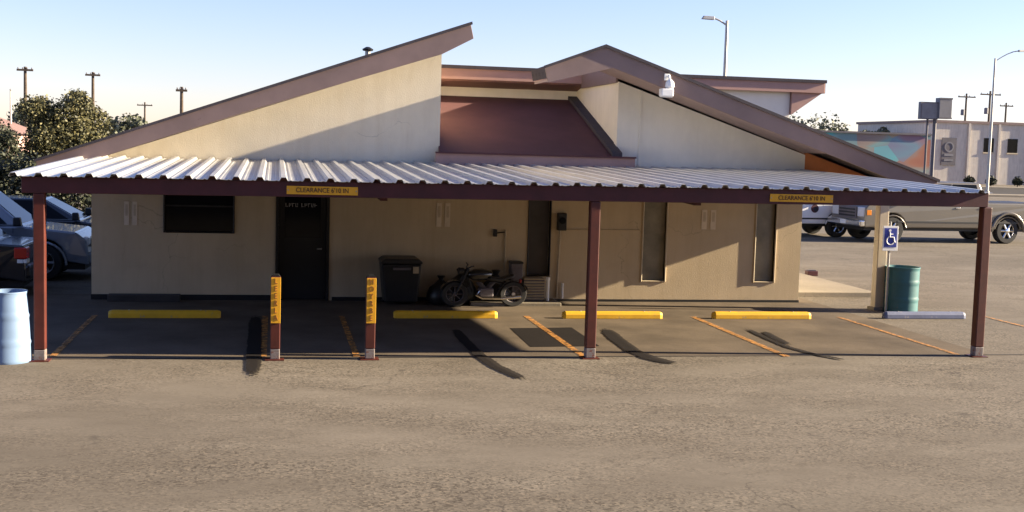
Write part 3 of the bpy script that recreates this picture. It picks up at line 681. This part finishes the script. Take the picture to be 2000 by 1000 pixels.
def vehicle(v, L, wd, z0, prof_top, belt, cab, wheels, wr, ww, paintm, rimm='alloy', lower='black', tonneau=None, doors=(), grille=True):
    hw = wd/2
    xs = sorted(wheels)
    bottom = [(-L/2, z0)]
    for wx in xs:
        A = arch(wx, wr*1.22, z0)
        bottom += list(reversed(A))
    bottom += [(L/2, z0)]
    poly = bottom + prof_top[::-1]
    m = MB(); n = len(poly)
    def yy(z): return hw*(1-.05*max(0, (z-.75*belt)/belt)-.06*max(0, (.5*belt-z)/belt))
    m.v += [(x,-yy(z),z) for x, z in poly]+[(x,yy(z),z) for x, z in poly]
    m.f += [tuple(range(n)), tuple(reversed(range(n, 2*n)))]
    m.f += [(k, n+k, n+(k+1) % n, (k+1) % n) for k in range(n)]
    body = m.build('body', paintm, v, bevel=.035, seg=3)
    # cabin
    (xb0, xt0, xt1, xb1, zt, tw) = cab
    bw = hw*.955; zb = belt-.012
    b = [(xb0,-bw,zb),(xb1,-bw,zb),(xb1,bw,zb),(xb0,bw,zb)]; t = [(xt0,-tw,zt),(xt1,-tw,zt),(xt1,tw,zt),(xt0,tw,zt)]
    cb = MB().hexa(b+t).build('cabin', paintm, v, bevel=.05, seg=3)
    panel((b[1],b[2],t[2],t[1]), .07,.93,.10,.93, .003).build('windshield', 'carglass', cb)
    panel((b[3],b[0],t[0],t[3]), .09,.91,.15,.90, .003).build('rear_window', 'carglass', cb)
    nd = max(1, len(doors)-1) if doors else 2
    for sgn, q in ((-1, (b[0],b[1],t[1],t[0])), (1, (b[2],b[3],t[3],t[2]))):
        for k in range(nd):
            u0, u1 = .07+.86*k/nd+.012, .07+.86*(k+1)/nd-.012
            panel(q, u0, u1, .08, .90, .003).build('side_window', 'carglass', cb)
    # doors: seams and handles on both sides
    for sgn in (-1, 1):
        for dx in doors:
            MB().box(dx-.006,dx+.006,sgn*hw*.985-.008,sgn*hw*.985+.008,z0+.12,belt-.03).build('door_seam', 'dark', body)
        for k in range(len(doors)-1):
            hx = doors[k]+.14
            MB().box(hx-.08,hx+.08,sgn*(hw+.01)-.012,sgn*(hw+.01)+.012,belt-.19,belt-.155).build('door_handle', 'chrome' if rimm == 'chrome' else paintm, body, bevel=.006)
        MB().box(-L*.33,L*.33,sgn*(hw+.002)-.010,sgn*(hw+.002)+.010,z0+.16,z0+.22).build('side_moulding', lower, body, bevel=.006)
        MB().prism([(cab[3]-.18,belt+.02),(cab[3]-.02,belt+.02),(cab[3]-.05,belt+.19),(cab[3]-.18,belt+.19)], sgn*(hw+.02), sgn*(hw+.17)).build('mirror', lower, v, bevel=.02)
    for wx in xs:
        for sgn in (-1, 1):
            wheel(v, wx, sgn*(hw-ww/2+.005), wr, ww, sgn, rimm)
            fl = MB().tube([(wx+wr*1.22*math.cos(a), sgn*(hw-.01), max(z0, wr*1.07+wr*1.22*math.sin(a)-.19*wr)) for a in [math.pi*k/12 for k in range(13)]], .028, 6)
            fl.build('wheel_arch', paintm, body, smooth=True)
        MB().box(wx-wr*1.15,wx+wr*1.15,-hw*.62,hw*.62,z0+.02,wr*2.0).build('wheel_well', 'dark', body)
    MB().box(-L/2+.1,L/2-.1,-hw*.8,hw*.8,z0-.10,z0+.03).build('underbody', 'dark', v)
    if tonneau: MB().box(tonneau[0],tonneau[1],-hw*.86,hw*.86,belt-.02,belt+.012).build('bed_cover', 'dark', body)
    return body, cb
def pickup(name, label, loc, rz, paintm, L=6.2, rim='chrome', scale=1.0, group=None):
    v = thing(name, label, 'pickup truck', loc, rz, group); v.scale = (scale,)*3
    f = L/2; wb = L*.63; fx = f-.98; rx = fx-wb
    belt = 1.30
    top = [(-f,.62),(-f,belt),(fx-.75,belt),(fx-.35,belt-.02),(f-.12,belt-.10),(f-.02,belt-.22),(f,.62)]
    body, cb = vehicle(v, L, 2.02, .48, top, belt, (rx+.75, rx+.95, fx-1.25, fx-.45, 1.93, .76), (fx, rx), .41, .27, paintm, rim,
                       doors=(rx+.85, rx+1.75, fx-.62), tonneau=(-f+.08, rx+.68), lower='black')
    # grille, lamps, bumpers
    g = MB().box(f-.005,f+.03,-.52,.52,.74,1.12).build('grille', 'greybox', body, bevel=.02)
    for k in range(3): MB().box(f+.031,f+.045,-.46,.46,.79+k*.10,.84+k*.10).build('grille_slot', 'dark', g)
    for s_ in (-1, 1):
        MB().box(f-.12,f+.015,s_*.56 if s_ > 0 else -.94,.94 if s_ > 0 else -.56,.80,1.10).build('headlight', 'lens', v, bevel=.03)
        MB().box(f-.22,f-.06,s_*1.0-.012,s_*1.0+.012,.86,1.02).build('side_marker', 'amber', v, bevel=.006)
        MB().box(-f-.02,-f+.12,s_*.90-.09,s_*.90+.115,.86,1.24).build('tail_light', 'red', v, bevel=.015)
    MB().prism([(-1.0,.50),(1.0,.50),(1.0,.70),(-1.0,.70)], f-.02, f+.16, 'x').build('front_bumper', 'chrome', v, bevel=.04)
    MB().prism([(-.98,.50),(.98,.50),(.98,.70),(-.98,.70)], -f-.16, -f+.02, 'x').build('rear_bumper', 'chrome', v, bevel=.03)
    MB().box(f+.161,f+.168,-.16,.16,.55,.66).build('number_plate', 'white', v)
    return v, body, cb, f, fx, rx
def sedan(name, label, loc, rz, paintm, L=4.6, suv=False, rim='alloy', group=None):
    v = thing(name, label, 'car', loc, rz, group); f = L/2; fx = f-.88; rx = -f+.92
    belt = 1.08 if suv else .95; zt = 1.72 if suv else 1.43
    if suv:
        top = [(-f,.50),(-f+.03,belt),(f-1.25,belt),(f-.25,belt-.10),(f-.05,belt-.25),(f,.50)]
        cab = (-f+.06, -f+.35, f-2.0, f-1.22, zt, .66)
    else:
        top = [(-f,.50),(-f+.04,belt-.02),(-f+.75,belt+.02),(f-1.35,belt),(f-.22,belt-.18),(f-.03,belt-.32),(f,.48)]
        cab = (-f+.55, -f+1.15, f-2.15, f-1.25, zt, .60)
    body, cb = vehicle(v, L, 1.86 if suv else 1.80, .26 if not suv else .32, top, belt, cab, (fx, rx), .33 if not suv else .37, .22, paintm, rim,
                       doors=(rx+.45, rx+1.35, fx-.55))
    for s_ in (-1, 1):
        MB().box(f-.22,f-.005,s_*.74-.14,s_*.74+.14,belt-.36,belt-.20).build('headlight', 'lens', v, bevel=.03)
        MB().box(-f-.015,-f+.20,s_*.74-.15,s_*.74+.17,belt-.26,belt-.06).build('tail_light', 'red', v, bevel=.02)
        MB().box(-f-.016,-f+.15,s_*.74-.13,s_*.74+.155,belt-.34,belt-.27).build('reverse_light', 'white', v, bevel=.01)
    MB().prism([(-.88,.34),(.88,.34),(.88,.58),(-.88,.58)], f-.06, f+.06, 'x').build('front_bumper', paintm, v, bevel=.05)
    MB().prism([(-.88,.34),(.88,.34),(.88,.58),(-.88,.58)], -f-.07, -f+.06, 'x').build('rear_bumper', paintm, v, bevel=.05)
    MB().box(f+.005,f+.03,-.42,.42,belt-.42,belt-.27).build('grille', 'dark', v)
    return v
# silver pickup across the lot: rear wheel near (25.4,22.7), front wheel near (20.9,21.9)
sc_ = 1.10; th = rad(185)
v, body, cb, f, fx, rx = pickup('pickup_truck', 'champagne silver pickup truck with chrome wheels across the lot', (0,0,0), th, 'silver', L=6.7, rim='chrome', scale=sc_)
hx, hy = math.cos(th), math.sin(th); lx_, ly_ = -hy, hx       # heading, left
rearw = Vector((25.45,22.75,0)); cpos = rearw - sc_*rx*Vector((hx,hy,0)) - sc_*1.0*Vector((lx_,ly_,0))
v.location = cpos
for s_ in (-1, 1):   # wide rear fenders
    MB().tube([(rx+.60*math.cos(a), s_*1.03, .38+.60*math.sin(a)) for a in [math.pi*k/14 for k in range(15)]], [.03]+[.055]*13+[.03], 8).build('rear_fender', 'silver', body, smooth=True)
th2 = rad(4)
v2, body2, cb2, f2, fx2, rx2 = pickup('pickup_truck', 'white pickup truck with dark door emblem behind the silver pickup', (0,0,0), th2, 'carwhite', L=5.9, rim='chrome')
hx, hy = math.cos(th2), math.sin(th2); rgt = Vector((hy,-hx,0))
v2.location = Vector((19.95,24.7,0)) - fx2*Vector((hx,hy,0)) - 1.0*rgt
em = MB().lathe([(.15,-1.024),(.15,-1.012)], c=(fx2-.95,0,1.03), axis='y', n=20).build('door_emblem', 'maroon', body2)
MB().lathe([(.08,-1.03),(.08,-1.0245)], c=(fx2-.92,0,1.0), axis='y', n=16).build('emblem_centre', 'black', em)
# parked cars at the left of the building
sedan('car', 'black sedan at the left edge with red tail lamp in shade', (-4.33-2.3,7.35,0), rad(180), 'blackpaint')
sedan('sport_utility_car', 'silver car with dark windows beside the building corner', (-3.62-2.3,9.95,0), 0, 'cargrey', suv=True)
sedan('car', 'charcoal sedan farthest of the cars left of the building', (-3.1-2.3,13.9,0), 0, 'cardark')

# ================================================================== VEGETATION
def leaves(n, clumps, size, mb=None):
    m = mb or MB(); tot = sum(c[3]**2 for c in clumps)
    for (cx, cy, cz, r) in clumps:
        for _ in range(int(n*r*r/tot)):
            d = Vector((random.gauss(0,1), random.gauss(0,1), random.gauss(0,1))).normalized()
            p = Vector((cx,cy,cz)) + d*r*(random.random()**.38)*random.uniform(.85,1.12)
            a = Vector((random.gauss(0,1), random.gauss(0,1), random.gauss(0,.7))).normalized()
            b = a.orthogonal().normalized(); b = (b*math.cos(random.random()*6)+a.cross(b)*math.sin(random.random()*6))
            s_ = size*random.uniform(.6,1.3)
            m.quad(p-a*s_*.5, p+b*s_*.3, p+a*s_*.5, p-b*s_*.3)
    return m
def tree(name, label, loc, h, w, leafm, n, size, trunk_h=.3, group=None, seed=1, cat='tree'):
    random.seed(seed)
    t = thing(name, label, cat, loc, 0, group)
    tr = MB(); tr.tube([(0,0,0),(.05*w,0,h*trunk_h*.5),(0,.03*w,h*trunk_h),(0,0,h*.7)], [w*.05,w*.042,w*.035,w*.01], 8)
    clumps = []
    for k in range(24):
        a = random.uniform(0, 6.28); rr = w*.5*random.uniform(.25,.82); z = h*random.uniform(trunk_h+.08,.86)
        k2 = math.sqrt(max(.15, 1-((z/h-.55)/.5)**2))
        c = (rr*k2*math.cos(a), rr*k2*math.sin(a), z); r = w*random.uniform(.11,.19)
        clumps.append(c+(r,))
        tr.tube([(0,0,h*trunk_h*.9),(c[0]*.5,c[1]*.5,(h*trunk_h+z)/2),c], [w*.022,w*.014,w*.004], 6)
    clumps += [(0,0,h*.58,w*.33),(w*.12,0,h*.80,w*.19),(-w*.18,0,h*.76,w*.18)]
    tr.build('trunk', 'bark', t, smooth=True)
    leaves(n, clumps, size).build('crown', leafm, t)
    return t
tree('oak_tree', 'bushy olive green tree behind the left end of the carport', (-7.65,31,0), 4.75, 3.9, 'leaf', 42000, .115, .22, seed=8)
tree('oak_tree', 'darker lower tree at the left of the bushy olive tree', (-9.6,29,0), 3.4, 2.6, 'leafdark', 11000, .115, .2, seed=5)
def hedge(name, label, x0, x1, y, h, leafm, n, seed):
    random.seed(seed); t = thing(name, label, 'shrub', ((x0+x1)/2,y,0)); w = x1-x0; cl = []
    st = MB()
    for k in range(9):
        xx = -w/2+w*(k+.5)/9; cl += [(xx,random.uniform(-.2,.2),h*.35,h*.36),(xx,random.uniform(-.2,.2),h*.72,h*.30)]
        st.tube([(xx,0,0),(xx+.1,0,h*.5)], [.05,.02], 6)
    st.build('stem', 'bark', t); leaves(n, cl, .16).build('foliage', leafm, t)
hedge('shrub', 'dark dense shrub row behind the parked cars', -10.5,-5.0,24.5,2.3,'leafdark',9000,11)
for k, (x, y, h, w) in enumerate(((-19,150,5.3,8),(-30,150,6.0,9))):
    tree('distant_tree', ('hazy distant tree between the left utility poles' if k == 0 else 'hazy distant tree behind the bushy olive tree'), (x,y,0), h, w, 'leaffar', 2500, .55, .2, 'distant trees', 20+k)
for k, (x, y, h, w, lab) in enumerate(((60.5,118,7.4,10,'green tree top just right of the gable roof'),(63.5,117,7.0,7,'green tree top next to the mural building'),(75,129,7.2,4.5,'small pale tree top above the mural wall'))):
    tree('distant_tree', lab, (x,y,0), h, w, 'leaffar', 3000, .40, .2, 'distant trees', 30+k)
for k, (x, y) in enumerate(((75.0,107),(77.0,106),(80.2,106),(82.0,105.5))):
    random.seed(50+k); t = thing('shrub', 'small dark shrub in the row before the tan building, '+('leftmost','second from left','third from left','rightmost')[k], 'shrub', (x,y,0), 0, 'shrubs before the tan building')
    MB().tube([(0,0,0),(0,0,.6)], .05, 6).build('stem', 'bark', t); leaves(700, [(0,0,.75,.5),(.3,0,.6,.35),(-.3,0,.65,.35)], .25).build('foliage', 'leafdark', t)

# ================================================================== FAR THINGS
# tan building
tb_ = thing('far_building', 'tan two storey building with a dark wall sign across the street', 'building', (88,120,0)); O = (88,120,0)
MB().box(77.9,108,120,140,0,7.3).build('wall', 'farwall', tb_, off=O)
MB().box(77.7,108.2,119.8,140.2,7.3,7.6).build('coping', 'fascia', tb_, off=O)
for k in range(5):
    x = 84.5+k*3.2
    w_ = MB().box(x,x+1.3,119.93,119.999,3.9,5.6).build('window', 'glass', tb_, off=O); MB().box(x-.1,x+1.4,119.88,119.93,3.75,3.9).build('sill', 'trim', w_, off=O)
for k in range(4): MB().box(82.3+k*4.0,82.55+k*4.0,119.8,119.999,0,7.3).build('pilaster', 'farwall', tb_, off=O)
sg = thing('wall_sign', 'dark vertical emblem sign on the tan building', 'sign', (79.85,119.95,3.85)); 
MB().box(-.95,.95,-.10,-.01,-1.65,1.65).build('panel', 'farsign', sg)
MB().lathe([(.45,-.13),(.62,-.13),(.62,-.11),(.45,-.11)], c=(0,0,.55), axis='y', n=24, close=True).build('ring', 'signgrey', sg)
MB().box(-.6,.6,-.13,-.105,-.55,-.30).build('bar', 'signgrey', sg); MB().box(-.6,.6,-.13,-.105,-1.15,-.90).build('bar', 'signgrey', sg)
# mural building
mb_ = thing('mural_building', 'low building with colourful red and teal mural wall', 'building', (60,104,0)); O = (60,104,0)
MB().box(50.5,68.4,104,125,0,5.35).build('wall', 'mural', mb_, off=O); MB().box(50.3,68.6,103.8,125.2,5.35,5.55).build('coping', 'farsign', mb_, off=O)
MB().box(54,55.2,103.9,103.999,0,2.2).build('door', 'dark', mb_, off=O)
# pole sign
ps = thing('pole_sign', 'grey double box pole sign above the mural building', 'sign', (57.9,85,0))
MB().tube([(0,0,0),(0,0,7.2)], .16, 10).build('pole', 'farsign', ps); MB().tube([(-.55,.3,0),(-.55,.3,6.6)], .10, 8).build('pole', 'farsign', ps)
MB().box(-1.55,.12,-.25,.25,6.42,7.95).build('sign_box', 'signgrey', ps, bevel=.03); MB().box(.12,1.35,-.45,.3,6.5,8.35).build('sign_box', 'signgrey', ps, bevel=.03)
MB().box(-1.58,.11,-.27,-.251,6.42,6.52).box(-1.58,.11,-.27,-.251,7.85,7.95).box(-1.58,-1.46,-.27,-.251,6.52,7.85).build('frame', 'farsign', ps)
MB().box(.12,1.38,-.47,-.451,6.5,6.62).box(.12,1.38,-.47,-.451,8.22,8.36).build('frame', 'farsign', ps)
# street lamps
def lamp(loc, h, arm, label):
    l = thing('street_lamp', label, 'street lamp', loc, 0, 'street lamps')
    MB().tube([(0,0,0),(0,0,h)], [.13,.08], 10).build('pole', 'steel', l)
    pts = [(arm*t, 0, h-.25+abs(arm)*.45*math.sin(t*1.45)) for t in (0,.25,.5,.75,1)]
    MB().tube(pts, .045, 8).build('arm', 'steel', l)
    e = pts[-1]; s_ = 1 if arm > 0 else -1
    MB().hexa([(e[0]-.05*s_,-.13,e[2]-.09),(e[0]+.6*s_,-.11,e[2]-.07),(e[0]+.6*s_,.11,e[2]-.07),(e[0]-.05*s_,.13,e[2]-.09),
               (e[0]-.05*s_,-.10,e[2]+.08),(e[0]+.5*s_,-.08,e[2]+.10),(e[0]+.5*s_,.08,e[2]+.10),(e[0]-.05*s_,.10,e[2]+.08)]).build('lamp_head', 'steel', l, bevel=.02)
    MB().box(0,.3,0,.3,0,.01)
    MB().lathe([(.2,0),(.2,.4),(.14,.45)], n=12).build('base', 'steel', l)
lamp((22.26,43,0), 9.55, -.75, 'street lamp with its arm to the left behind the roof')
lamp((57.4,75.3,0), 11.2, 2.1, 'street lamp with its arm to the right before the tan building')
def upole(x, y, h, label, arms=((.35,2.2),), tr=False):
    u = thing('utility_pole', label, 'utility pole', (x,y,0), 0, 'utility poles')
    MB().tube([(0,0,0),(0,0,h)], [.20,.13], 8).build('pole', 'bark', u)
    for dz, w in arms:
        a = MB().box(-w/2,w/2,-.18,-.05,h-dz-.09,h-dz+.09).build('crossarm', 'bark', u)
        for k in range(4):
            xx = -w/2+.12+(w-.24)*k/3
            MB().lathe([(.04,0),(.06,.05),(.06,.11),(.03,.15)], c=(xx,-.11,h-dz+.09), n=8).build('insulator', 'signgrey', a)
    if tr: MB().lathe([(.26,0),(.28,.05),(.28,.75),(.2,.85)], c=(-.45,0,h-3.1), n=12).build('transformer', 'signgrey', u)
upole(-22,100.7,8.8,'tall utility pole with two crossarms left of the bushy tree',((.30,1.4),(3.9,1.2)))
upole(-17.5,110,9.0,'utility pole with one crossarm rising over the bushy tree',((.30,1.4),(4.2,1.2)))
upole(-7.5,87.5,7.0,'utility pole cut off by the left roof slope',((.3,.9),))
upole(-20.8,192,8.4,'faintest far utility pole above the low left roof',((.5,2.4),))
upole(96.5,144.5,12.3,'leftmost utility pole behind the tan building',((.5,2.7),),True)
upole(94.1,134.7,12.2,'middle utility pole behind the tan building',((.5,3.0),),True)
upole(107.6,152,11.6,'rightmost utility pole behind the tan building',((.5,2.2),))
lp = thing('flag_pole', 'thin bare pole at the far left behind the trees', 'pole', (-16.9,68.7,0))
MB().tube([(0,0,0),(0,0,5.6)], [.08,.05], 8).build('pole', 'steel', lp); MB().lathe([(.02,5.6),(.08,5.66),(.02,5.74)], n=10).build('finial', 'steel', lp)
ho = thing('house', 'pinkish house at the far left edge beyond the trees', 'house', (-17.5,62,0))
MB().box(-5,2.0,0,8,0,2.9).build('wall', 'house', ho); MB().prism([(-5.4,2.85),(2.4,2.85),(-1.5,4.3)], -.3, 8.3).build('roof', 'roofred', ho)
w_ = MB().box(-.2,1.0,-.05,-.002,1.0,2.2).build('window', 'glass', ho); MB().box(-.3,1.1,-.1,-.051,.88,1.0).build('sill', 'trim', w_)

# added unseen building behind the viewpoint, blocks low sky light into the carport
ob = thing('sky_blocker_building', 'added unseen brown brick building behind the viewpoint, blocking low sky light', 'building', (0,-20,0)); O = (0,-20,0)
MB().box(-30,26,-32,-20,0,6.6).build('wall', 'brick', ob, off=O); MB().box(-30.3,26.3,-32.2,-19.7,6.6,6.95).build('coping', 'fascia', ob, off=O)
for k in range(14):
    for z in (1.0, 4.2):
        x = -28+k*3.9
        w_ = MB().box(x,x+1.6,-20.0+.002,-20+.05,z,z+1.7).build('window', 'glass', ob, off=O); MB().box(x-.1,x+1.7,-19.95,-19.88,z-.12,z-.002).build('sill', 'trim', w_, off=O)
